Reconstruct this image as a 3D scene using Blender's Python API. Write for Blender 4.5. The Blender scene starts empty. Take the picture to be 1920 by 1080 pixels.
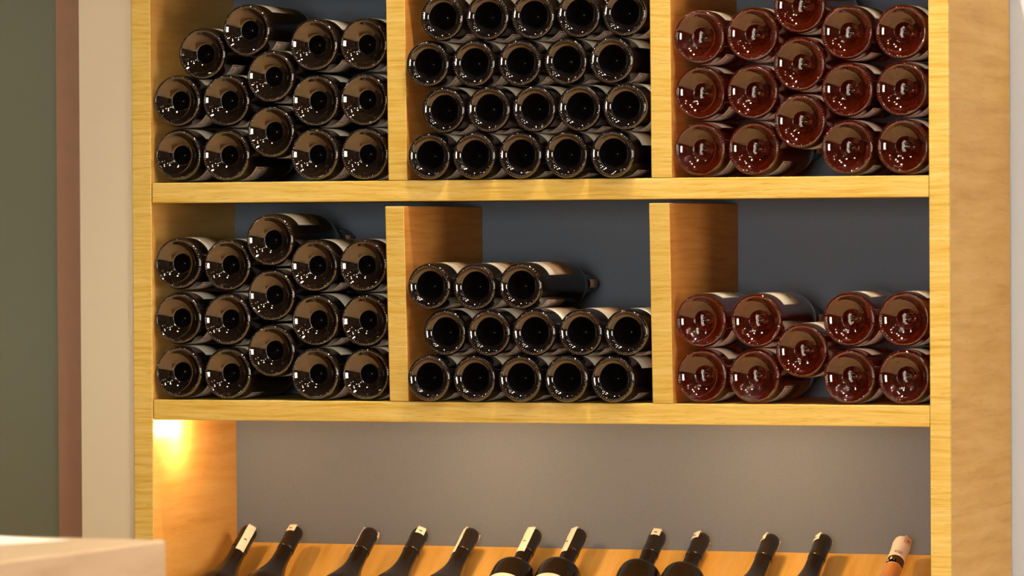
import bpy, bmesh, math, random
from mathutils import Vector, Matrix, Euler

SC = bpy.context.scene
COL = SC.collection
R = math.radians
PI = math.pi
random.seed(7)

# ------------------------------------------------------------------ camera
F_PX = 8946.1
YAW, PITCH, ROLL = 0.361020, -0.011750, -0.005716
CAM = Vector((2.4138, -6.5660, 1.5))
cy, sy = math.cos(YAW), math.sin(YAW)
fw = Vector((-sy * math.cos(PITCH), cy * math.cos(PITCH), math.sin(PITCH)))
rt = Vector((cy, sy, 0)); up = rt.cross(fw)
r2 = rt * math.cos(ROLL) + up * math.sin(ROLL)
u2 = -rt * math.sin(ROLL) + up * math.cos(ROLL)
cd = bpy.data.cameras.new('camera')
cd.sensor_fit = 'HORIZONTAL'; cd.sensor_width = 36.0
cd.lens = 36.0 * F_PX / 1920.0
cd.clip_start = 0.1; cd.clip_end = 60
cd.dof.use_dof = True
cd.dof.focus_distance = 7.02
cd.dof.aperture_fstop = 9.0
cam = bpy.data.objects.new('camera', cd); COL.objects.link(cam)
m = Matrix((r2, u2, -fw)).transposed().to_4x4(); m.translation = CAM
cam.matrix_world = m
SC.camera = cam

# ------------------------------------------------------------------ world, view
w = bpy.data.worlds.new('world'); SC.world = w; w.use_nodes = True
bg = w.node_tree.nodes['Background']
bg.inputs[0].default_value = (0.62, 0.75, 1.0, 1); bg.inputs[1].default_value = 0.6
SC.view_settings.view_transform = 'Standard'
SC.view_settings.look = 'None'
SC.view_settings.gamma = 1.0
SC.view_settings.use_curve_mapping = False
SC.view_settings.exposure = 0.0
SC.cycles.max_bounces = 6
SC.cycles.diffuse_bounces = 2
SC.cycles.glossy_bounces = 3
SC.cycles.transmission_bounces = 4
SC.cycles.adaptive_threshold = 0.02
SC.cycles.use_light_tree = False
SC.cycles.caustics_reflective = False
SC.cycles.caustics_refractive = True
SC.cycles.sample_clamp_indirect = 6.0

WARM = (1.0, 0.80, 0.50)
HALL = (1.0, 0.80, 0.55)
LED = (1.0, 0.56, 0.26)
DAY = (1.0, 0.90, 0.76)
CEIL = 3.2
KEY_W = 130.0          # wall-wash downlight above the rack
HALL_FILL_W = 120.0         # each downlight added as warm fill for the hall
LED_W = 2.6           # each puck under the shelf
FRONT_FILL_W = 32.0        # row of downlights added as front fill for the rack


def lamp(name, kind, loc, aim, watts, color, parent=None, **kw):
    d = bpy.data.lights.new(name, kind); d.energy = watts; d.color = color
    for k, v in kw.items():
        setattr(d, k, v)
    o = bpy.data.objects.new(name, d); COL.objects.link(o)
    o.location = loc
    o.rotation_euler = Vector(aim).to_track_quat('-Z', 'Y').to_euler()
    if parent:
        o.parent = parent
    return o


# ------------------------------------------------------------------ materials
def srgb(r, g, b):
    f = lambda c: ((c / 255.0 + 0.055) / 1.055) ** 2.4 if c > 10 else c / 255.0 / 12.92
    return (f(r), f(g), f(b), 1.0)


def new_mat(name):
    mt = bpy.data.materials.new(name); mt.use_nodes = True
    nt = mt.node_tree
    return mt, nt, nt.nodes['Principled BSDF']


def flat(name, col, rough=0.5, spec=0.5, noise=0.0, nscale=40.0, **kw):
    mt, nt, p = new_mat(name)
    p.inputs['Base Color'].default_value = col
    p.inputs['Roughness'].default_value = rough
    p.inputs['Specular IOR Level'].default_value = spec
    for k, v in kw.items():
        p.inputs[k.replace('_', ' ')].default_value = v
    if noise:
        tc = nt.nodes.new('ShaderNodeTexCoord')
        n = nt.nodes.new('ShaderNodeTexNoise'); n.inputs['Scale'].default_value = nscale
        n.inputs['Detail'].default_value = 4
        nt.links.new(tc.outputs['Object'], n.inputs['Vector'])
        rp = nt.nodes.new('ShaderNodeMapRange')
        rp.inputs[1].default_value = 0.25; rp.inputs[2].default_value = 0.75
        rp.inputs[3].default_value = 1 - noise; rp.inputs[4].default_value = 1 + noise
        nt.links.new(n.outputs['Fac'], rp.inputs[0])
        mx = nt.nodes.new('ShaderNodeVectorMath'); mx.operation = 'SCALE'
        mx.inputs[0].default_value = col[:3]
        nt.links.new(rp.outputs[0], mx.inputs['Scale'])
        nt.links.new(mx.outputs[0], p.inputs['Base Color'])
    return mt


def wood(name, light, mid, dark, scale=(9, 9, 210), rough=0.45, fleck=0.5, seed=0.0, coord='Object', spec=0.35):
    """oiled timber: long streaks across x and y, short across z, plus pores"""
    mt, nt, p = new_mat(name)
    N, L = nt.nodes, nt.links
    tc = N.new('ShaderNodeTexCoord')
    info = N.new('ShaderNodeObjectInfo')
    add = N.new('ShaderNodeVectorMath'); add.operation = 'ADD'
    rs = N.new('ShaderNodeVectorMath'); rs.operation = 'SCALE'
    rs.inputs[0].default_value = (13.0, 7.0, 5.0)
    L.new(info.outputs['Random'], rs.inputs['Scale'])
    L.new(tc.outputs[coord], add.inputs[0]); L.new(rs.outputs[0], add.inputs[1])
    # slow warp so the streaks drift up and down
    wn = N.new('ShaderNodeTexNoise'); wn.inputs['Scale'].default_value = 5.0; wn.inputs['Detail'].default_value = 1
    L.new(add.outputs[0], wn.inputs['Vector'])
    ws = N.new('ShaderNodeVectorMath'); ws.operation = 'MULTIPLY'
    ws.inputs[1].default_value = (0.0, 0.0, 0.014)
    L.new(wn.outputs['Color'], ws.inputs[0])
    a2 = N.new('ShaderNodeVectorMath'); a2.operation = 'ADD'
    L.new(add.outputs[0], a2.inputs[0]); L.new(ws.outputs[0], a2.inputs[1])
    mp = N.new('ShaderNodeMapping'); mp.inputs['Scale'].default_value = scale
    mp.inputs['Location'].default_value = (seed, seed * 2, seed * 3)
    L.new(a2.outputs[0], mp.inputs['Vector'])
    n1 = N.new('ShaderNodeTexNoise'); n1.inputs['Scale'].default_value = 1.0
    n1.inputs['Detail'].default_value = 5; n1.inputs['Roughness'].default_value = 0.6
    L.new(mp.outputs[0], n1.inputs['Vector'])
    cr = N.new('ShaderNodeValToRGB')
    e = cr.color_ramp.elements
    e[0].position = 0.30; e[0].color = dark
    e[1].position = 0.68; e[1].color = light
    k = e.new(0.48); k.color = mid
    L.new(n1.outputs['Fac'], cr.inputs['Fac'])
    # pores
    mp2 = N.new('ShaderNodeMapping'); mp2.inputs['Scale'].default_value = (scale[0] * 5, scale[1] * 5, scale[2] * 2.6)
    L.new(a2.outputs[0], mp2.inputs['Vector'])
    n2 = N.new('ShaderNodeTexNoise'); n2.inputs['Scale'].default_value = 1.0; n2.inputs['Detail'].default_value = 2
    L.new(mp2.outputs[0], n2.inputs['Vector'])
    rp = N.new('ShaderNodeMapRange'); rp.inputs[1].default_value = 0.60; rp.inputs[2].default_value = 0.72
    rp.inputs[3].default_value = 0.0; rp.inputs[4].default_value = fleck
    L.new(n2.outputs['Fac'], rp.inputs[0])
    mx = N.new('ShaderNodeMix'); mx.data_type = 'RGBA'
    L.new(rp.outputs[0], mx.inputs['Factor'])
    L.new(cr.outputs['Color'], mx.inputs['A'])
    mx.inputs['B'].default_value = (dark[0] * 0.8, dark[1] * 0.75, dark[2] * 0.6, 1)
    # each board a shade of its own
    vr = N.new('ShaderNodeMapRange'); vr.inputs[3].default_value = 0.90; vr.inputs[4].default_value = 1.08
    L.new(info.outputs['Random'], vr.inputs[0])
    vs = N.new('ShaderNodeVectorMath'); vs.operation = 'SCALE'
    L.new(mx.outputs['Result'], vs.inputs[0]); L.new(vr.outputs[0], vs.inputs['Scale'])
    L.new(vs.outputs[0], p.inputs['Base Color'])
    p.inputs['Roughness'].default_value = rough
    p.inputs['Specular IOR Level'].default_value = spec
    bp = N.new('ShaderNodeBump'); bp.inputs['Strength'].default_value = 0.08; bp.inputs['Distance'].default_value = 0.002
    L.new(n1.outputs['Fac'], bp.inputs['Height']); L.new(bp.outputs[0], p.inputs['Normal'])
    return mt


M = {}
M['oak'] = wood('oak', (0.78, 0.615, 0.225, 1), (0.71, 0.520, 0.13, 1), (0.59, 0.375, 0.055, 1))
M['oak_side'] = wood('oak_veneer', (0.76, 0.47, 0.15, 1), (0.70, 0.405, 0.105, 1), (0.60, 0.32, 0.065, 1), scale=(5, 5, 60), fleck=0.25, rough=0.5)
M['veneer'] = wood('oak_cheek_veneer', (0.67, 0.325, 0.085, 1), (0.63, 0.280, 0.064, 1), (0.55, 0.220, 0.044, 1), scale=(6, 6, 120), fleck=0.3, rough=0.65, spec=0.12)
M['counter'] = wood('pale_timber', (0.59, 0.46, 0.32, 1), (0.55, 0.42, 0.285, 1), (0.46, 0.32, 0.21, 1), scale=(6, 6, 26), fleck=0.1, rough=0.35)
M['display'] = wood('display_oak', (0.75, 0.50, 0.15, 1), (0.68, 0.43, 0.10, 1), (0.58, 0.33, 0.06, 1), scale=(46, 5, 5), fleck=0.15, rough=0.4)
M['back'] = flat('slate_back', (0.152, 0.192, 0.258, 1), 0.75, 0.3, noise=0.06, nscale=300)
M['cream'] = flat('cream_paint', srgb(214, 209, 190), 0.8, 0.2, noise=0.012, nscale=3)
M['white_wall'] = flat('white_paint', srgb(198, 213, 232), 0.85, 0.2)
M['brown'] = flat('brown_frame', srgb(164, 132, 112), 0.55, 0.3, noise=0.05, nscale=30)
M['frost'] = flat('frosted_glass', srgb(124, 134, 122), 0.32, 0.5, noise=0.05, nscale=2.5)
M['metal'] = flat('satin_metal', (0.6, 0.6, 0.6, 1), 0.3, 0.5, Metallic=1.0)
M['floor'] = flat('floor_stone', (0.74, 0.47, 0.24, 1), 0.6, 0.4, noise=0.08, nscale=3)
M['ceiling'] = flat('ceiling_plaster', (0.026, 0.020, 0.017, 1), 0.9, 0.1)
M['hallwall'] = flat('hall_plaster', (0.07, 0.052, 0.04, 1), 0.9, 0.1)
M['glass_dark'] = flat('dark_bottle_glass', (0.010, 0.006, 0.004, 1), 0.012, 0.5, IOR=1.75, Coat_Weight=1.0, Coat_Roughness=0.01, Coat_IOR=1.5)
M['glass_slim'] = flat('slim_bottle_glass', (0.006, 0.004, 0.004, 1), 0.012, 0.5, IOR=1.7, Coat_Weight=1.0, Coat_Roughness=0.01, Coat_IOR=1.5)
M['glass_core'] = flat('darkened_punt_glass', (0.002, 0.0016, 0.002, 1), 0.5, 0.3, IOR=1.12)  # blackened, reflections damped, so the punt recess reads dark
M['glass_black'] = flat('black_bottle_glass', (0.008, 0.005, 0.005, 1), 0.14, 0.5, IOR=1.42)
M['capsule'] = flat('dark_foil', (0.013, 0.010, 0.010, 1), 0.26, 0.5)
M['capsule_white'] = flat('white_foil', srgb(252, 248, 236), 0.4, 0.4)
M['paper'] = flat('cream_label', srgb(240, 234, 218), 0.75, 0.2, noise=0.03, nscale=60)
M['paper_tan'] = flat('tan_label', srgb(208, 178, 150), 0.75, 0.2, noise=0.03, nscale=60)
M['paper_grey'] = flat('grey_label', srgb(196, 180, 166), 0.75, 0.2, noise=0.04, nscale=60)
M['ink_red'] = flat('red_ink', srgb(160, 52, 44), 0.7, 0.2)
M['ink_dark'] = flat('dark_ink', srgb(62, 44, 36), 0.7, 0.2)
M['strip'] = flat('seal_paper', srgb(250, 244, 230), 0.7, 0.2)
M['strip_pink'] = flat('pink_seal_paper', srgb(230, 194, 168), 0.7, 0.2)
M['sheet'] = flat('white_sheet', srgb(244, 243, 240), 0.6, 0.3)


def rose_glass():
    mt, nt, p = new_mat('rose_wine_glass')
    p.inputs['Base Color'].default_value = (0.86, 0.085, 0.016, 1)
    p.inputs['Roughness'].default_value = 0.02
    p.inputs['IOR'].default_value = 1.5
    p.inputs['Transmission Weight'].default_value = 0.967
    p.inputs['Coat Weight'].default_value = 1.0
    p.inputs['Coat IOR'].default_value = 1.6
    p.inputs['Coat Roughness'].default_value = 0.01
    return mt


M['glass_rose'] = rose_glass()
M['glass_orange'] = flat('pale_rose_glass', srgb(224, 158, 78), 0.08, 0.5, Coat_Weight=0.7)


def emis(name, col, strength):
    mt, nt, p = new_mat(name)
    p.inputs['Base Color'].default_value = (0.8, 0.8, 0.8, 1)
    p.inputs['Emission Color'].default_value = (*col, 1)
    p.inputs['Emission Strength'].default_value = strength
    return mt


M['bulb_hall'] = emis('hall_bulb', HALL, 260.0)
M['bulb_led'] = emis('led_bulb', (1.0, 0.78, 0.5), 25.0)
M['daylight'] = emis('window_daylight', DAY, 24.0)
M['daylight_small'] = emis('shaded_window_daylight', DAY, 15.0)


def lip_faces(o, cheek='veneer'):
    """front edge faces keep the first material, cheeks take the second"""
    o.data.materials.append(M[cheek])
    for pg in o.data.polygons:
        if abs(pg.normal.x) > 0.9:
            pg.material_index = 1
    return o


# ------------------------------------------------------------------ mesh helpers
def obj(name, bm, mat, parent=None, smooth=False, loc=None):
    me = bpy.data.meshes.new(name)
    bmesh.ops.recalc_face_normals(bm, faces=bm.faces)
    bm.to_mesh(me); bm.free()
    for mm in (mat if isinstance(mat, (list, tuple)) else [mat]):
        me.materials.append(mm)
    if smooth:
        for pg in me.polygons:
            pg.use_smooth = True
    o = bpy.data.objects.new(name, me); COL.objects.link(o)
    if parent:
        o.parent = parent
    if loc:
        o.location = loc
    return o


def box(bm, x0, x1, y0, y1, z0, z1, bev=0.0, seg=2):
    b = bmesh.new()
    bmesh.ops.create_cube(b, size=1.0)
    for v in b.verts:
        v.co = Vector(((x0 + x1) / 2 + v.co.x * (x1 - x0), (y0 + y1) / 2 + v.co.y * (y1 - y0), (z0 + z1) / 2 + v.co.z * (z1 - z0)))
    if bev:
        bmesh.ops.bevel(b, geom=list(b.edges), offset=bev, segments=seg, affect='EDGES', profile=0.5)
    t = bpy.data.meshes.new('t'); b.to_mesh(t); b.free()
    bm.from_mesh(t); bpy.data.meshes.remove(t)
    return bm


def boxobj(name, dims, mat, parent=None, bev=0.0015):
    """a box whose origin sits in its own middle"""
    x0, x1, y0, y1, z0, z1 = dims
    c = Vector(((x0 + x1) / 2, (y0 + y1) / 2, (z0 + z1) / 2))
    bm = box(bmesh.new(), x0 - c.x, x1 - c.x, y0 - c.y, y1 - c.y, z0 - c.z, z1 - c.z, bev)
    return obj(name, bm, mat, parent, loc=c - (parent.location if parent else Vector()))


def lathe(prof, seg=64, close_ends=True):
    bm = bmesh.new()
    rings = []
    for r, z in prof:
        if r < 1e-6:
            rings.append([bm.verts.new((0, 0, z))])
        else:
            rings.append([bm.verts.new((r * math.cos(2 * PI * i / seg), r * math.sin(2 * PI * i / seg), z)) for i in range(seg)])
    for a, b in zip(rings, rings[1:]):
        for i in range(seg):
            j = (i + 1) % seg
            if len(a) == 1 and len(b) == 1:
                continue
            if len(a) == 1:
                bm.faces.new((a[0], b[i], b[j]))
            elif len(b) == 1:
                bm.faces.new((a[i], a[j], b[0]))
            else:
                bm.faces.new((a[i], a[j], b[j], b[i]))
    return bm


def wrap_patch(bm, a0, a1, z0, z1, r, thick=0.0003, n=24, rf=None):
    """sheet wrapped on a cylinder about z, angles in degrees; rf(z) gives the radius when it varies"""
    nz = 1 if rf is None else 10
    grid = []
    for s in (0, thick):
        g = []
        for k in range(nz + 1):
            z = z0 + (z1 - z0) * k / nz
            rr = (r if rf is None else rf(z)) + s
            g.append([bm.verts.new((rr * math.cos(R(a0 + (a1 - a0) * i / n)), rr * math.sin(R(a0 + (a1 - a0) * i / n)), z)) for i in range(n + 1)])
        grid.append(g)
    lo, hi = grid
    for k in range(nz):
        for i in range(n):
            bm.faces.new((hi[k][i], hi[k][i + 1], hi[k + 1][i + 1], hi[k + 1][i]))
            bm.faces.new((lo[k][i], lo[k + 1][i], lo[k + 1][i + 1], lo[k][i + 1]))
        for e in (0, n):
            bm.faces.new((lo[k][e], hi[k][e], hi[k + 1][e], lo[k + 1][e]))
    for i in range(n):
        for e in (0, nz):
            bm.faces.new((lo[e][i], lo[e][i + 1], hi[e][i + 1], hi[e][i]))
    return bm


def ribbon(bm, pts, r, width=0.0011, closed=False):
    """ink line on a cylinder: pts are (angle in degrees, z)"""
    P = [(R(a) * r, z) for a, z in pts]
    if closed:
        P = P + [P[0]]
    for (s0, z0), (s1, z1) in zip(P, P[1:]):
        L = math.hypot(s1 - s0, z1 - z0) or 1
        nx, nz = -(z1 - z0) / L * width / 2, (s1 - s0) / L * width / 2
        k = 4
        row = []
        for i in range(k + 1):
            s, z = s0 + (s1 - s0) * i / k, z0 + (z1 - z0) * i / k
            row.append([bm.verts.new((r * math.cos((s + e * nx) / r), r * math.sin((s + e * nx) / r), z + e * nz)) for e in (-1, 1)])
        for a, b in zip(row, row[1:]):
            bm.faces.new((a[0], a[1], b[1], b[0]))
    return bm


def empty(name, loc=(0, 0, 0), rot=(0, 0, 0)):
    o = bpy.data.objects.new(name, None); COL.objects.link(o)
    o.empty_display_size = 0.05
    o.location = loc; o.rotation_euler = rot
    return o


def tag(o, label=None, cat=None, group=None, kind=None):
    if label: o['label'] = label
    if cat: o['category'] = cat
    if group: o['group'] = group
    if kind: o['kind'] = kind
    return o


def copy_tree(o, parent=None):
    c = o.copy(); COL.objects.link(c); c.parent = parent
    for ch in list(o.children):
        copy_tree(ch, c)
    return c


# ------------------------------------------------------------------ rack dimensions
XL0, XL1 = -0.6800, -0.6481
A0, A1 = -0.2607, -0.2303
B0, B1 = 0.1522, 0.1840
XR0, XR1 = 0.5702, 0.5998
Z1T, Z1B, Z2T, Z2B = 1.5772, 1.5466, 1.2491, 1.2187
Z0B, Z0T = 1.8747, 1.9053
DEP, CASE = 0.31, 0.340
ZD = 1.0147                 # display board meets the back panel here
SLOPE = R(33.6)

# ------------------------------------------------------------------ room shell
ROOM = (-3.6, 4.4, -8.6, 0.345)


def struct(name, dims, mat, bev=0.0):
    return tag(boxobj(name, dims, mat, None, bev), kind='structure')


x0, x1, y0, y1 = ROOM
tag(struct('floor', (x0, x1, y0, y1, -0.05, 0), M['floor']), 'pale stone floor of the wine shop')
tag(struct('ceiling', (x0, x1, y0, y1, CEIL, CEIL + 0.05), M['ceiling']), 'brown plaster ceiling above the rack')
tag(struct('wall_back', (XL0, x1, y1, y1 + 0.1, 0, CEIL), M['white_wall']), 'white wall to the right of the oak rack')
tag(struct('wall_pier', (-0.7708, XL0 - 0.0008, 0.004, 0.440, 0, CEIL), M['cream'], 0.002), 'cream painted wall strip beside the rack')
tag(struct('wall_left', (x0 - 0.1, x0, y0, y1 + 0.1, 0, CEIL), M['hallwall']), 'plastered left wall of the shop')
tag(struct('wall_return', (x0, -1.80, 0.10, 0.26, 0, CEIL), M['cream']), 'cream wall beyond the glass door')
tag(struct('wall_lintel', (-1.80, -0.7712, 0.10, 0.26, 2.60, CEIL), M['cream']), 'cream wall over the glass door')

# frosted glass door in a brown frame
door = empty('door_1', (-1.33, 0.12, 0)); tag(door, 'frosted grey-green glass door in a brown frame', kind='structure')


def dpart(name, dims, mat, bev=0.001):
    return boxobj(name, dims, mat, door, bev)


dpart('frame_post', (-0.866, -0.7712, 0.12, 0.19, 0, 2.60), M['brown'])
dpart('frame_post', (-1.80, -1.72, 0.12, 0.19, 0, 2.60), M['brown'])
dpart('frame_head', (-1.72, -0.866, 0.12, 0.19, 2.50, 2.60), M['brown'])
dpart('glass_pane', (-1.72, -0.866, 0.150, 0.162, 0.01, 2.50), M['frost'], 0.0008)

# shop window in the wall behind the viewer, a tall window in the right wall
WX0, WX1, WY0, WY1 = 0.9, 2.8, -1.9, -1.1
WZ0, WZ1 = 0.70, 2.55
wf = tag(struct('wall_front', (x0, WX0, y0 - 0.12, y0, 0, CEIL), M['hallwall']), 'plastered wall with a shop window behind the viewer')
for dims in ((WX1, x1, y0 - 0.12, y0, 0, CEIL), (WX0, WX1, y0 - 0.12, y0, 0, WZ0), (WX0, WX1, y0 - 0.12, y0, WZ1, CEIL)):
    boxobj('wall_section', dims, M['hallwall'], wf, 0)
wr = tag(struct('wall_right', (x1, x1 + 0.12, y0, WY0, 0, CEIL), M['hallwall']), 'plastered right wall with a tall window')
for dims in ((x1, x1 + 0.12, WY1, y1 + 0.1, 0, CEIL), (x1, x1 + 0.12, WY0, WY1, 0, WZ0), (x1, x1 + 0.12, WY0, WY1, WZ1, CEIL)):
    boxobj('wall_section', dims, M['hallwall'], wr, 0)
w1 = tag(empty('window_1', ((WX0 + WX1) / 2, y0, WZ0)), 'wide daylit shop window behind the viewer', kind='structure')
xm = (WX0 + WX1) / 2
for nm, a, b, c, d in (('frame_stile', WX0, WX0 + 0.05, WZ0, WZ1), ('frame_stile', WX1 - 0.05, WX1, WZ0, WZ1), ('frame_stile', xm - 0.03, xm + 0.03, WZ0 + 0.05, WZ1 - 0.05),
                       ('frame_rail', WX0 + 0.05, WX1 - 0.05, WZ0, WZ0 + 0.05), ('frame_rail', WX0 + 0.05, WX1 - 0.05, WZ1 - 0.05, WZ1)):
    boxobj(nm, (a, b, y0 - 0.07, y0 - 0.02, c, d), M['brown'], w1, 0)
for a, b in ((WX0 + 0.05, xm - 0.03), (xm + 0.03, WX1 - 0.05)):
    boxobj('pane', (a, b, y0 - 0.055, y0 - 0.05, WZ0 + 0.05, WZ1 - 0.05), M['daylight'], w1, 0)
w2 = tag(empty('window_2', (x1, (WY0 + WY1) / 2, WZ0)), 'tall daylit window in the right wall', kind='structure')
for nm, a, b, c, d in (('frame_stile', WY0, WY0 + 0.05, WZ0, WZ1), ('frame_stile', WY1 - 0.05, WY1, WZ0, WZ1),
                       ('frame_rail', WY0 + 0.05, WY1 - 0.05, WZ0, WZ0 + 0.05), ('frame_rail', WY0 + 0.05, WY1 - 0.05, WZ1 - 0.05, WZ1)):
    boxobj(nm, (x1 + 0.02, x1 + 0.07, a, b, c, d), M['brown'], w2, 0)
boxobj('pane', (x1 + 0.05, x1 + 0.055, WY0 + 0.05, WY1 - 0.05, WZ0 + 0.05, WZ1 - 0.05), M['daylight_small'], w2, 0)

# ------------------------------------------------------------------ ceiling downlights; the hall set and the front row are added fill
def downlight(x, y, watts, color, label, angle, radius, aim=(0, 0, -1), bulb='bulb_hall'):
    t = tag(empty('ceiling_downlight', (x, y, CEIL)), label, 'downlight', 'downlights in the shop ceiling')
    obj('trim_ring', lathe([(0.035, -0.001), (0.036, -0.008), (0.050, -0.006), (0.052, -0.001)], 32), M['metal'], t, True)
    obj('bulb', lathe([(0, -0.004), (0.034, -0.004), (0.034, -0.002), (0, -0.002)], 24), M[bulb], t)
    lamp('downlight_beam', 'SPOT', (0, 0, -0.02), aim, watts, color, t, spot_size=R(angle), spot_blend=0.6, shadow_soft_size=radius)
    return t


downlight(0.30, -0.37, KEY_W, WARM, 'ceiling downlight closest to the wine rack, washing its front', 70, 0.025, (0, 0.16, -1))
words = {(-1.9, -2.0): 'left of the counter', (0.4, -2.6): 'over the counter', (2.4, -2.2): 'right of the rack near the windows',
         (-1.6, -4.4): 'in the middle left of the shop', (0.9, -4.8): 'in the middle of the shop', (3.1, -4.6): 'beside the windows',
         (-0.4, -7.0): 'far left near the entrance wall', (2.0, -7.4): 'behind the viewer near the entrance wall'}
for (x, y), s in words.items():
    downlight(x, y, HALL_FILL_W, HALL, 'added fill downlight ' + s, 110, 0.05)  # lamps added for general warm fill
for (x, y), s in {(-1.0, -1.35): 'before the glass door', (0.25, -1.45): 'before the middle of the rack', (2.3, -1.35): 'before the right wall'}.items():
    downlight(x, y, FRONT_FILL_W, HALL, 'added fill downlight ' + s, 120, 0.04)  # lamps added to fill the rack front
for (x, y), s in {(0.75, -0.75): 'nearest of the small cluster', (1.05, -1.0): 'second of the small cluster', (0.95, -1.75): 'third of the small cluster', (1.75, -0.8): 'fourth of the small cluster', (0.55, -2.0): 'last of the small cluster'}.items():
    downlight(x, y, 14, HALL, 'small ceiling downlight, ' + s, 90, 0.03)

# ------------------------------------------------------------------ the oak wine rack
rack = tag(empty('wine_rack', ((XL0 + XR1) / 2, CASE / 2, 0)), 'built-in oak wine rack with six cubbies and a sloping display shelf', 'wine rack')


def rpart(name, dims, mat=None, bev=0.0014):
    return boxobj(name, dims, mat or M['oak'], rack, bev)


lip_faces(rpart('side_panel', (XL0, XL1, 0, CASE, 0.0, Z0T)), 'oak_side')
# right side: solid front lipping and a veneered outer face of stacked boards
lip_faces(rpart('side_panel', (XR0, XR1 - 0.006, 0.0071, CASE, 0.0, Z0T), None, 0.0))
rpart('front_lipping', (XR0, XR1, 0.0, 0.007, 0.0, Z0T), M['oak'], 0.0008)
zs = [0.0, 0.30, 0.60, 0.795, 1.092, 1.388, 1.688, Z0T]
for a, b in zip(zs, zs[1:]):
    rpart('veneer_board', (XR1 - 0.0062, XR1 - 0.0004, 0.0071, CASE, a, b), M['oak_side'], 0.0)
g = 0.0011
rpart('shelf', (XL1 + g, XR0 - 0.0004, 0.0, DEP, Z0B, Z0T))
rpart('shelf', (XL1 + g, XR0 - 0.0006, 0.0, DEP, Z1B, Z1T))
rpart('shelf', (XL1 + g, XR0 - 0.0006, 0.0, DEP, Z2B, Z2T))
rpart('back_panel', (XL1 + 0.0002, XR0 - 0.0002, DEP, DEP + 0.012, 0.02, Z0T - 0.002), M['back'], 0)


def divider(xa, xb, z0, z1, lean):
    """board whose front edge tips forward by lean metres at its top"""
    bm = box(bmesh.new(), -(xb - xa) / 2, (xb - xa) / 2, 0, DEP - 0.001, 0.0003, z1 - z0, 0.0014)
    h = z1 - z0
    for v in bm.verts:
        v.co.y -= lean * (v.co.z / h) * max(0.0, 1 - v.co.y / DEP)
    d_ = obj('divider', bm, M['oak'], rack, loc=Vector(((xa + xb) / 2, 0.0, z0)) - rack.location)
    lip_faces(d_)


divider(A0, A1, Z1T, Z0B - 0.006, 0.006)
divider(B0, B1, Z1T, Z0B - 0.006, 0.004)
divider(A0, A1, Z2T, Z1B - 0.0075, 0.014)
divider(B0, B1, Z2T, Z1B - 0.0060, 0.012)
# sloping display board and what carries it
L_ = DEP / math.cos(SLOPE)
bm = box(bmesh.new(), XL1 + 0.0005, XR0 - 0.0005, -L_ + 0.004, -0.0005, -0.018, 0.0, 0.001)
bmesh.ops.translate(bm, verts=bm.verts, vec=(-rack.location.x, 0, 0))
o = obj('display_board', bm, M['display'], rack, loc=Vector((rack.location.x, DEP, ZD)) - rack.location)
o.rotation_euler = (SLOPE, 0, 0)
zf = ZD - math.tan(SLOPE) * DEP
rpart('display_lip', (XL1 + 0.0005, XR0 - 0.0005, -0.012, 0.006, zf - 0.03, zf + 0.03))
rpart('base_panel', (XL1 + 0.0005, XR0 - 0.0005, 0.006, 0.026, 0.02, zf - 0.03), M['oak_side'])

# LED pucks under the lower shelf
for x, s in ((-0.622, 'glowing on the left oak side'), (-0.205, 'left of the middle'), (0.25, 'right of the middle')):
    t = tag(empty('shelf_spotlight', (x, 0.080, Z2B)), 'round LED spotlight under the lower shelf, ' + s, 'spotlight', 'LED spotlights under the shelf')
    obj('rim', lathe([(0.016, -0.0001), (0.0165, -0.0006), (0.022, -0.0005), (0.023, -0.0001)], 32), M['metal'], t, True)
    obj('lens', lathe([(0, -0.0005), (0.016, -0.0005), (0.016, -0.0001), (0, -0.0001)], 24), M['bulb_led'], t)
    lamp('led_beam', 'POINT', (0, 0, -0.016), (0, 0, -1), LED_W * (0.50 if x < -0.6 else 1.0), LED, t, shadow_soft_size=(0.010 if x < -0.6 else 0.024))

# ------------------------------------------------------------------ bottle kinds
def smooth_curve(pts, n=6):
    """Catmull-Rom through (r, z)"""
    out = []
    for i in range(len(pts) - 1):
        p0 = pts[max(i - 1, 0)]; p1 = pts[i]; p2 = pts[i + 1]; p3 = pts[min(i + 2, len(pts) - 1)]
        for k in range(n):
            t = k / n
            out.append(tuple(0.5 * ((2 * p1[d]) + (-p0[d] + p2[d]) * t + (2 * p0[d] - 5 * p1[d] + 4 * p2[d] - p3[d]) * t * t + (-p0[d] + 3 * p1[d] - 3 * p2[d] + p3[d]) * t ** 3) for d in (0, 1)))
    out.append(pts[-1])
    return out


def heel(Rb, rk, h):
    """quarter curve from the bearing ring rk out to the body radius Rb"""
    return [(rk + (Rb - rk) * math.sin(t * PI / 2), h * (1 - math.cos(t * PI / 2))) for t in [i / 7 for i in range(8)]]


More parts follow.
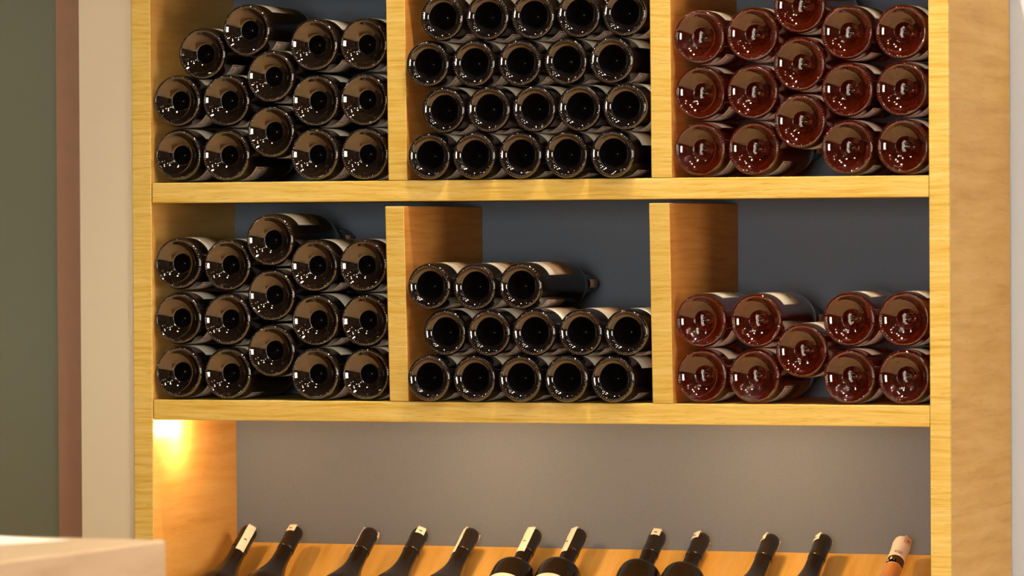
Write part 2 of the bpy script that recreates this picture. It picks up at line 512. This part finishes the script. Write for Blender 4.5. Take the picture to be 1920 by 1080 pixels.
def burgundy_profile(Rb=0.0392, Ln=0.297):
    pip = [(0, 0.0258), (0.0010, 0.0260), (0.0019, 0.0268), (0.0026, 0.0284)]
    inner = [(0.0034, 0.0292), (0.0052, 0.0279), (0.0078, 0.0253), (0.0105, 0.0223), (0.0128, 0.0195), (0.0142, 0.0176)]
    rho = 0.042
    zc = 0.0170 - math.sqrt(rho ** 2 - 0.0145 ** 2)
    dome = [(r, zc + math.sqrt(rho ** 2 - r ** 2)) for r in [0.0147 + (0.0330 - 0.0147) * i / 8 for i in range(9)]]
    z_r = dome[-1][1]
    lift = [(r, z - z_r + 0.0012) for r, z in pip + inner + dome]
    base = [(0.0337, 0.0005), (0.0345, 0.0001), (0.0346, 0.0)]
    hl = heel(Rb, 0.0358, 0.0075)
    side = [(Rb, z) for z in (0.03, 0.08, 0.12, 0.150)]
    sh = smooth_curve([(Rb, 0.155), (Rb - 0.0012, 0.168), (0.0335, 0.188), (0.0250, 0.208), (0.0180, 0.226), (0.0150, 0.243)], 5)
    nk = [(0.0145, 0.262), (0.0143, 0.2775), (0.0152, 0.2785), (0.0152, 0.286), (0.0143, 0.2872), (0.0141, 0.2955), (0.0130, Ln), (0.0, Ln)]
    return lift + base + hl + side + sh + nk


def bordeaux_profile(Rb=0.0346, Ln=0.300):
    pip = [(0, 0.0240), (0.0010, 0.0242), (0.0019, 0.0250), (0.0026, 0.0266)]
    inner = [(0.0034, 0.0274), (0.0056, 0.0258), (0.0100, 0.0212), (0.0145, 0.0158), (0.0180, 0.0105), (0.0206, 0.0064)]
    rim = [(0.0212, 0.0054), (0.0222, 0.0041), (0.0236, 0.0027), (0.0252, 0.0016), (0.0270, 0.0008), (0.0288, 0.0003), (0.0300, 0.0001), (0.0310, 0.0)]
    hl = heel(Rb, 0.0312, 0.0070)
    side = [(Rb, z) for z in (0.03, 0.08, 0.13, 0.180)]
    sh = smooth_curve([(Rb, 0.186), (Rb - 0.0006, 0.193), (0.0320, 0.202), (0.0255, 0.2105), (0.0185, 0.2165), (0.0152, 0.2225), (0.0146, 0.232)], 5)
    nk = [(0.0143, 0.262), (0.0141, 0.2795), (0.0150, 0.2805), (0.0150, 0.289), (0.0142, 0.290), (0.0140, 0.2985), (0.0128, Ln), (0.0, Ln)]
    return pip + inner + rim + hl + side + sh + nk


def display_profile(bord):
    """the slim-necked bottles of the display shelf"""
    if bord:
        Rb, Ln = 0.0346, 0.300
        pr = bordeaux_profile()
        n0 = next(i for i, q in enumerate(pr) if q[0] >= Rb - 1e-6)
        sh = smooth_curve([(Rb, 0.184), (Rb - 0.0006, 0.191), (0.0325, 0.200), (0.0265, 0.2085), (0.0190, 0.2145), (0.0138, 0.2205), (0.0128, 0.230)], 5)
    else:
        Rb, Ln = 0.0392, 0.297
        pr = burgundy_profile()
        n0 = next(i for i, q in enumerate(pr) if q[0] >= Rb - 1e-6)
        sh = smooth_curve([(Rb, 0.118), (Rb - 0.0012, 0.130), (0.0340, 0.150), (0.0255, 0.172), (0.0178, 0.195), (0.0140, 0.214), (0.0129, 0.232)], 5)
    side = [(Rb, 0.03), (Rb, 0.08)]
    nk = [(0.0126, 0.262), (0.0124, Ln - 0.0205), (0.0129, Ln - 0.0195), (0.0129, Ln - 0.0105), (0.0133, Ln - 0.0092), (0.0127, Ln - 0.0078), (0.0125, Ln - 0.0025), (0.0115, Ln), (0.0, Ln)]
    return pr[:n0 + 1] + side + sh + nk


def rad_at(prof, z, n0):
    pr = prof[n0:]
    for (ra, za), (rb, zb) in zip(pr, pr[1:]):
        if za <= z <= zb and zb > za:
            return ra + (rb - ra) * (z - za) / (zb - za)
    return pr[-1][0]


def knurls(n, r0, r1, wid, hgt, zoff):
    """ring of small radial ridges pressed into the bearing edge"""
    bm = bmesh.new()
    for i in range(n):
        a = 2 * PI * i / n
        ca, sa = math.cos(a), math.sin(a)
        ring = []
        for rr, ww, zz in ((r0, wid * 0.35, 0.0), ((r0 * 2 + r1) / 3, wid, hgt), ((r0 + 2 * r1) / 3, wid, hgt), (r1, wid * 0.35, 0.0)):
            row = []
            for s, e in ((-1, 0.25), (-0.45, 0.9), (0.45, 0.9), (1, 0.25)):
                t = s * ww / 2
                zb = zoff(rr) - zz * e
                row.append(bm.verts.new((rr * ca - t * sa, rr * sa + t * ca, zb)))
            ring.append(row)
        for p_, q_ in zip(ring, ring[1:]):
            for k in range(3):
                bm.faces.new((p_[k], p_[k + 1], q_[k + 1], q_[k]))
    return bm


UPA = -90  # local angle that points up once a bottle lies down


def make_bottle(kind):
    """a bottle standing on its base at the origin, neck along +z; empty > body, knurled_rim, capsule, labels"""
    bord = kind == 'bordeaux'
    Rb = 0.0346 if bord else 0.0392
    prof = bordeaux_profile() if bord else burgundy_profile()
    glass = {'bordeaux': 'glass_slim', 'burgundy': 'glass_dark', 'rose': 'glass_rose'}[kind]
    root = empty('wine_bottle')
    gb = obj('glass_body', lathe(prof, 72), [M[glass], M['glass_core'], M['glass_black']], root, True)
    if kind != 'rose':      # the dark of the deep punt is put into its material
        lim = 0.0206 if bord else 0.0142
        for pg in gb.data.polygons:
            rr = max(math.hypot(gb.data.vertices[i].co.x, gb.data.vertices[i].co.y) for i in pg.vertices)
            if 0.0028 < rr < lim + 1e-5 and pg.center.z < 0.04:
                pg.material_index = 1
            elif rr > Rb - 0.0003 or pg.center.z > 0.06:      # body wall and shoulder
                pg.material_index = 2
    n0 = next(i for i, q in enumerate(prof) if q[0] >= Rb - 1e-6)
    if bord:
        obj('knurled_rim', knurls(60, 0.0282, 0.0320, 0.0019, 0.0011, lambda r: 0.00035), M[glass], root, True)
    elif kind == 'rose':
        obj('knurled_rim', knurls(64, 0.0326, 0.0384, 0.0022, 0.0018, lambda r: 0.0011 if r > 0.037 or r < 0.0335 else 0.0004), M[glass], root, True)
    else:
        obj('knurled_rim', knurls(64, 0.0330, 0.0372, 0.0020, 0.0014, lambda r: 0.0005), M[glass], root, True)
    # foil capsule following the neck
    Ln = prof[-1][1]
    zc = Ln - 0.052
    cp = [(rad_at(prof, z, n0) + 0.0006, z) for z in [zc + (Ln - 0.003 - zc) * i / 14 for i in range(15)]]
    cp = [(cp[0][0] - 0.0005, zc - 0.0002)] + cp + [(0.0128, Ln + 0.0006), (0, Ln + 0.0008)]
    obj('capsule', lathe(cp, 40), M['capsule'], root, True)
    obj('seal_strip', wrap_patch(bmesh.new(), -22, 22, Ln - 0.040, Ln - 0.006, 0.0164), M['strip_pink'], root, True)
    # front label on the upper side, back label on the under side
    h0, h1 = (0.042, 0.150) if bord else ((0.034, 0.118) if kind == 'rose' else (0.036, 0.122))
    half = {'bordeaux': 66, 'burgundy': 56, 'rose': 48}[kind]
    fl = obj('front_label', wrap_patch(bmesh.new(), UPA - half, UPA + half, h0, h1, Rb + 0.0001), M['paper'], root, True)
    if bord:
        obj('tan_field', wrap_patch(bmesh.new(), UPA - half, UPA + half, h0 + 0.026, h1, Rb + 0.0004, 0.0001), M['paper_tan'], fl, True)
    mk = bmesh.new()
    for dx in (-5, -1.5, 2, 5.5):
        ribbon(mk, [(UPA + half - 26 + dx, h1 - 0.030), (UPA + half - 24 + dx, h1 - 0.024), (UPA + half - 22.6 + dx, h1 - 0.029)], Rb + 0.0008, 0.0009)
    obj('print', mk, M['ink_dark'], fl)
    b0, b1 = (0.040, 0.118) if bord else (0.034, 0.110)
    bh = 54 if not bord else 50
    DN = 90
    bl = obj('back_label', wrap_patch(bmesh.new(), DN - bh, DN + bh, b0, b1, Rb + 0.0001), M['paper_grey'], root, True)
    ip = bmesh.new()
    rr = Rb + 0.0007
    e = DN - bh      # the edge that shows on the right hand side
    ribbon(ip, [(e + 3, b0 + 0.003), (e + 3, b0 + 0.022), (e + 22, b0 + 0.022), (e + 50, b0 + 0.003)], rr, 0.0012)
    ribbon(ip, [(e + 8, b0 + 0.008), (e + 30, b0 + 0.003), (e + 30, b0 + 0.016)], rr, 0.0010, True)
    obj('red_print', ip, M['ink_red'], bl)
    tp = bmesh.new()
    for i in range(4):
        q = e + 9 + i * 5
        ribbon(tp, [(q, b0 + 0.029), (q + 3, b0 + 0.029), (q + 3, b0 + 0.033), (q, b0 + 0.033)], rr, 0.0007, True)
    for i in range(5):
        ribbon(tp, [(e + 8, b0 + 0.042 + i * 0.006), (e + 60 - 6 * (i % 2), b0 + 0.042 + i * 0.006)], rr, 0.0005)
    obj('print', tp, M['ink_dark'], bl)
    return root


# base centres (x, y, z) measured in the rack
POS = {
    'UL': [(-0.6076, 0.0087, 1.6190), (-0.5274, 0.0061, 1.6180), (-0.4548, 0.0089, 1.6528), (-0.3816, 0.0035, 1.6174), (-0.3015, 0.0066, 1.6174), (-0.6076, 0.0053, 1.7011), (-0.5275, 0.0078, 1.7004), (-0.4528, 0.0040, 1.7355), (-0.3820, 0.0082, 1.6980), (-0.3019, 0.0063, 1.6981), (-0.5669, 0.0084, 1.7714), (-0.4926, 0.0059, 1.8055), (-0.3826, 0.0056, 1.7814), (-0.3025, 0.0077, 1.7811)],
    'UM': [(-0.1924, -0.0041, 1.6129), (-0.1202, -0.0078, 1.6129), (-0.0491, -0.0042, 1.6129), (0.0230, -0.0044, 1.6129), (0.0960, -0.0089, 1.6129), (-0.1688, -0.0063, 1.6804), (-0.0977, -0.0058, 1.6804), (-0.0266, -0.0043, 1.6804), (0.0445, -0.0060, 1.6807), (0.1156, -0.0092, 1.6813), (-0.1932, -0.0070, 1.7490), (-0.1203, -0.0070, 1.7485), (-0.0482, -0.0070, 1.7481), (0.0231, -0.0042, 1.7491), (0.0952, -0.0079, 1.7494), (-0.1696, -0.0087, 1.8169), (-0.0985, -0.0069, 1.8162), (-0.0274, -0.0062, 1.8161), (0.0437, -0.0044, 1.8173), (0.1148, -0.0065, 1.8177)],
    'UR': [(0.2247, 0.0046, 1.6184), (0.3052, 0.0086, 1.6186), (0.4470, 0.0060, 1.6187), (0.5292, 0.0071, 1.6193), (0.3759, 0.0059, 1.6571), (0.3759, 0.0043, 1.7396), (0.3755, 0.0072, 1.8228), (0.2247, 0.0076, 1.7003), (0.3052, 0.0041, 1.7004), (0.4471, 0.0058, 1.7013), (0.5286, 0.0052, 1.7011), (0.2247, 0.0040, 1.7810), (0.3052, 0.0043, 1.7837), (0.4459, 0.0088, 1.7837), (0.5273, 0.0083, 1.7826)],
    'LL': [(-0.6076, 0.0053, 1.2907), (-0.5275, 0.0074, 1.2893), (-0.3829, 0.0033, 1.2893), (-0.3028, 0.0085, 1.2893), (-0.4552, 0.0062, 1.3237), (-0.4554, 0.0079, 1.4071), (-0.4557, 0.0047, 1.4901), (-0.6076, 0.0053, 1.3721), (-0.5269, 0.0051, 1.3706), (-0.3842, 0.0088, 1.3694), (-0.3025, 0.0056, 1.3694), (-0.6076, 0.0060, 1.4552), (-0.5276, 0.0087, 1.4525), (-0.3856, 0.0084, 1.4512), (-0.3044, 0.0054, 1.4514)],
    'LM': [(-0.1936, -0.0082, 1.2848), (-0.1225, -0.0052, 1.2848), (-0.0492, -0.0094, 1.2848), (0.0224, -0.0076, 1.2848), (0.0935, -0.0047, 1.2848), (-0.1694, -0.0045, 1.3517), (-0.0981, -0.0086, 1.3516), (-0.0270, -0.0095, 1.3524), (0.0441, -0.0053, 1.3525), (0.1152, -0.0063, 1.3525), (-0.1922, -0.0086, 1.4202), (-0.1208, -0.0070, 1.4193), (-0.0478, -0.0096, 1.4204)],
    'LR': [(0.2247, 0.0072, 1.2895), (0.3052, 0.0062, 1.2895), (0.3765, 0.0072, 1.3268), (0.4490, 0.0035, 1.2895), (0.5295, 0.0069, 1.2895), (0.2247, 0.0052, 1.3700), (0.3085, 0.0060, 1.3700), (0.4485, 0.0050, 1.3720), (0.5295, 0.0068, 1.3721)],
}
COLS = ['first', 'second', 'middle', 'fourth', 'rightmost']
ORD = ['first', 'second', 'third', 'fourth', 'fifth']
WHERE = {}
for k, cols, levels in (('UL', [0, 1, 2, 3, 4, 0, 1, 2, 3, 4, None, None, 3, 4], [0, 0, 0, 0, 0, 1, 1, 1, 1, 1, None, None, 2, 2]),
                        ('LL', [0, 1, 3, 4, 2, 2, 2, 0, 1, 3, 4, 0, 1, 3, 4], [0, 0, 0, 0, 0, 1, 2, 1, 1, 1, 1, 2, 2, 2, 2]),
                        ('UR', [0, 1, 3, 4, 2, 2, 2, 0, 1, 3, 4, 0, 1, 3, 4], [0, 0, 0, 0, 0, 1, 2, 1, 1, 1, 1, 2, 2, 2, 2]),
                        ('LR', [0, 1, 2, 3, 4, 0, 1, 3, 4], [0, 0, 0, 0, 0, 1, 1, 1, 1])):
    top = {}
    for c, l in zip(cols, levels):
        if c is not None: top[c] = max(top.get(c, 0), l)
    WHERE[k] = []
    for c, l in zip(cols, levels):
        if c is None:
            WHERE[k].append(None); continue
        lev = 'only one there' if top[c] == 0 else ('bottom' if l == 0 else ('top' if l == top[c] else 'middle height'))
        WHERE[k].append('%s column from left, %s' % (COLS[c], lev) if c not in (2, 4) else '%s column, %s' % (COLS[c], lev))
WHERE['UL'][10] = 'resting above the two left columns'
WHERE['UL'][11] = 'highest bottle of the heap'
WHERE['UM'] = ['%s row, %s from left' % (rw, ORD[i]) for rw in ('bottom', 'second', 'third', 'top') for i in range(5)]
WHERE['LM'] = ['%s row, %s from left' % (rw, ORD[i]) for rw in ('bottom', 'second', 'top') for i in range(5)][:13]
CUB = {'UL': 'upper left', 'UM': 'upper middle', 'UR': 'upper right', 'LL': 'lower left', 'LM': 'lower middle', 'LR': 'lower right'}
LOOK = {'UL': 'dark wine bottle', 'LL': 'dark wine bottle', 'UM': 'black slim wine bottle', 'LM': 'black slim wine bottle', 'UR': 'reddish rosé wine bottle', 'LR': 'reddish rosé wine bottle'}
KIND = {'UL': 'burgundy', 'LL': 'burgundy', 'UM': 'bordeaux', 'LM': 'bordeaux', 'UR': 'rose', 'LR': 'rose'}
proto = {}
for k in ('UL', 'UM', 'UR', 'LL', 'LM', 'LR'):
    for (x, y, z), wh in zip(POS[k], WHERE[k]):
        kd = KIND[k]
        if kd not in proto:
            b = proto[kd] = make_bottle(kd)
        else:
            b = copy_tree(proto[kd])
        b.location = (x, y - (0.004 if kd == 'bordeaux' else 0.0), z)
        roll = random.uniform(-14, 14)
        b.rotation_euler = (-PI / 2, R(roll), 0)
        tag(b, '%s in the %s cubby, %s' % (LOOK[k], CUB[k], wh), 'bottle', '%ss in the %s cubby' % (LOOK[k], CUB[k]))

# ------------------------------------------------------------------ display bottles leaning back on the sloping board
def seal_strip(root, Ln, rc, phi, l1, l2, mat, prof, n0):
    """paper seal over the capsule: down one side, over the end, down the other"""
    rf = lambda z: rad_at(prof, min(z, Ln - 0.0035), n0) + 0.0011
    hw = 29
    bm = bmesh.new()
    wrap_patch(bm, phi - hw, phi + hw, Ln - l1, Ln - 0.001, 0, 0.0004, 8, rf)
    wrap_patch(bm, phi + 180 - hw, phi + 180 + hw, Ln - l2, Ln - 0.001, 0, 0.0004, 8, rf)
    b2 = box(bmesh.new(), -0.0132, 0.0132, -0.0064, 0.0064, Ln + 0.0006, Ln + 0.0012)
    bmesh.ops.rotate(b2, verts=b2.verts, cent=(0, 0, 0), matrix=Matrix.Rotation(R(phi), 3, 'Z'))
    t = bpy.data.meshes.new('t'); b2.to_mesh(t); b2.free(); bm.from_mesh(t); bpy.data.meshes.remove(t)
    s = obj('seal_strip', bm, mat, root, False)
    mk = bmesh.new()
    r_ = rc + 0.0023
    zz = Ln - min(l1 - 0.012, 0.036) if l1 > 0.03 else Ln - 0.010
    for d in (-5, 0, 5):
        ribbon(mk, [(phi + d - 4, zz - 0.0008), (phi + d, zz + 0.0012), (phi + d + 4, zz - 0.0006)], r_, 0.0013)
    obj('emblem', mk, M['ink_dark'], s)


def bend_text(text, size, r, a_mid, z, mat, parent):
    """letters wrapped round the neck, reading along the circumference"""
    cu = bpy.data.curves.new('letters', 'FONT'); cu.body = text; cu.size = size; cu.align_x = 'CENTER'
    ob = bpy.data.objects.new('letters', cu); COL.objects.link(ob)
    dg = bpy.context.evaluated_depsgraph_get(); dg.update()
    me = bpy.data.meshes.new_from_object(ob.evaluated_get(dg))
    bpy.data.objects.remove(ob); bpy.data.curves.remove(cu)
    for v in me.vertices:
        a = R(a_mid) + v.co.x / r
        v.co = Vector((r * math.cos(a), r * math.sin(a), z + v.co.y))
    me.materials.append(mat)
    o = bpy.data.objects.new('lettering', me); COL.objects.link(o); o.parent = parent
    return o


DISP = [  # kind, x, s (distance of the cap end from the back edge, along the slope), strip angle, long side, other side, words
    ('b', -0.6075, 0.0249, 38, 0.062, 0.02, 'with a white seal down its right side, beside the left oak side'),
    ('b', -0.5297, 0.0234, -5, 0.015, 0.018, 'with a white square seal on its cap, second from left'),
    ('b', -0.4025, 0.0246, -66, 0.062, 0.010, 'with a thin seal along its left edge, third from left'),
    ('b', -0.3199, 0.0230, 26, 0.015, 0.018, 'with a small white seal on its cap, fourth from left'),
    ('b', -0.2361, 0.0213, -48, 0.062, 0.010, 'with a long seal on its left side, fifth from left'),
    ('x', -0.1368, 0.0131, -8, 0.060, 0.02, 'with a broad white seal down its neck, left of the labelled pair'),
    ('x', -0.0644, 0.0111, -26, 0.060, 0.02, 'with a broad white seal down its neck, right of the labelled pair'),
    ('x', 0.0635, 0.0115, 6, 0.015, 0.018, 'high shouldered, with a white square seal on its cap'),
    ('x', 0.1347, 0.0162, -27, 0.015, 0.018, 'high shouldered, with a small seal at the left of its cap'),
    ('b', 0.2473, 0.0223, -46, 0.015, 0.018, 'plain sloping shoulder, third from the right end'),
    ('b', 0.3292, 0.0206, -38, 0.015, 0.018, 'plain sloping shoulder, beside the white-capped bottle'),
    ('r', 0.4520, 0.0223, 55, 0.016, 0.03, ''),
]


def display_bottle(kind, labelled=False):
    bord = kind == 'x'
    prof = display_profile(bord)
    Rb = 0.0346 if bord else 0.0392
    n0 = next(i for i, q in enumerate(prof) if q[0] >= Rb - 1e-6)
    Ln = prof[-1][1]
    root = empty('wine_bottle')
    if kind == 'r':
        top = next(i for i, q in enumerate(prof) if i > n0 and q[1] > 0.236)
        obj('glass_body', lathe(prof[:top] + [(0, prof[top - 1][1])], 64), M['glass_orange'], root, True)
        zt_ = prof[top - 1][1]
        obj('empty_neck', lathe([(0, zt_ + 0.0002), (prof[top - 1][0], zt_ + 0.0002)] + prof[top:], 64), M['glass_dark'], root, True)
        obj('wine_line', lathe([(prof[top - 1][0] - 0.001, zt_ - 0.0008), (prof[top - 1][0] + 0.0004, zt_ - 0.0006), (prof[top - 1][0] + 0.0004, zt_ + 0.0006), (prof[top - 1][0] - 0.001, zt_ + 0.0008)], 48), M['strip_pink'], root, True)
    else:
        obj('glass_body', lathe(prof, 72), M['glass_black'], root, True)
    zc = Ln - (0.050 if kind != 'r' else 0.047)
    cp = [(rad_at(prof, z, n0) + 0.0006, z) for z in [zc + (Ln - 0.003 - zc) * i / 14 for i in range(15)]]
    cp = [(cp[0][0] - 0.0005, zc - 0.0002)] + cp + [(0.0122, Ln - 0.0004), (0.0108, Ln + 0.0006), (0, Ln + 0.0006)]
    cap = obj('capsule', lathe(cp, 48), M['capsule_white' if kind == 'r' else 'capsule'], root, True)
    if kind == 'r':
        bend_text('KIZI', 0.0070, 0.0138, UPA + 20, zc + 0.005, M['ink_dark'], cap)
    if labelled:
        obj('front_label', wrap_patch(bmesh.new(), UPA - 58, UPA + 58, 0.060, 0.158, Rb + 0.0001), M['sheet'], root, True)
    return root, prof, n0, Ln


protoD = {}
for i, (kd, x, s, phi, l1, l2, wd) in enumerate(DISP):
    lab = i in (5, 6)
    key = (kd, lab)
    if key not in protoD:
        root, prof, n0, Ln = display_bottle(kd, lab)
        protoD[key] = (root, prof, n0, Ln, [c for c in root.children])
    else:
        src, prof, n0, Ln, parts = protoD[key]
        root = src.copy(); COL.objects.link(root)
        for c in parts:
            copy_tree(c, root)
    Rb = 0.0346 if kd == 'x' else 0.0392
    k = 1.0
    root.scale = (k, k, k); Rb *= k
    tipP = Vector((x, DEP - s * math.cos(SLOPE) - (Rb + 0.0006) * math.sin(SLOPE), ZD - s * math.sin(SLOPE) + (Rb + 0.0006) * math.cos(SLOPE)))
    axis = Vector((0, math.cos(SLOPE), math.sin(SLOPE)))
    root.location = tipP - axis * Ln * k
    root.rotation_euler = (-PI / 2 + SLOPE, 0, 0)
    seal_strip(root, Ln, 0.0126, UPA + phi, l1, l2, M['strip_pink'] if kd == 'r' else M['strip'], prof, n0)
    if kd == 'r':
        tag(root, 'pale rosé bottle with a white lettered capsule on the sloping display shelf', 'bottle', 'bottles on the sloping display shelf')
    else:
        tag(root, 'dark display bottle ' + wd, 'bottle', 'bottles on the sloping display shelf')

# ------------------------------------------------------------------ counter in the foreground
CZ = 1.16
ctr = tag(empty('bar_counter', (0.1803, -1.7427, 0), (0, 0, R(-3.7))), 'pale wooden counter standing in front of the rack', 'counter')


def cpart(name, dims, mat, bev):
    c = Vector(((dims[0] + dims[1]) / 2, (dims[2] + dims[3]) / 2, (dims[4] + dims[5]) / 2))
    bm = box(bmesh.new(), dims[0] - c.x, dims[1] - c.x, dims[2] - c.y, dims[3] - c.y, dims[4] - c.z, dims[5] - c.z, bev, 3)
    return obj(name, bm, mat, ctr, loc=c)


cpart('counter_top', (-2.4, 0.0, -0.72, 0.0, CZ - 0.10, CZ), M['counter'], 0.004)
cpart('counter_body', (-2.36, -0.05, -0.66, -0.05, 0.0, CZ - 0.1002), M['oak_side'], 0.002)
bm = box(bmesh.new(), -0.21, 0.0, -0.297, 0.0, 0.0, 0.0008, 0)  # thin flat white piece on the counter top
pp = tag(obj('thin_sheet', bm, M['sheet'], loc=(0.084, -1.790, CZ + 0.0004)), 'thin white sheet lying on the pale counter', 'paper')
pp.rotation_euler = (0, 0, R(-22))
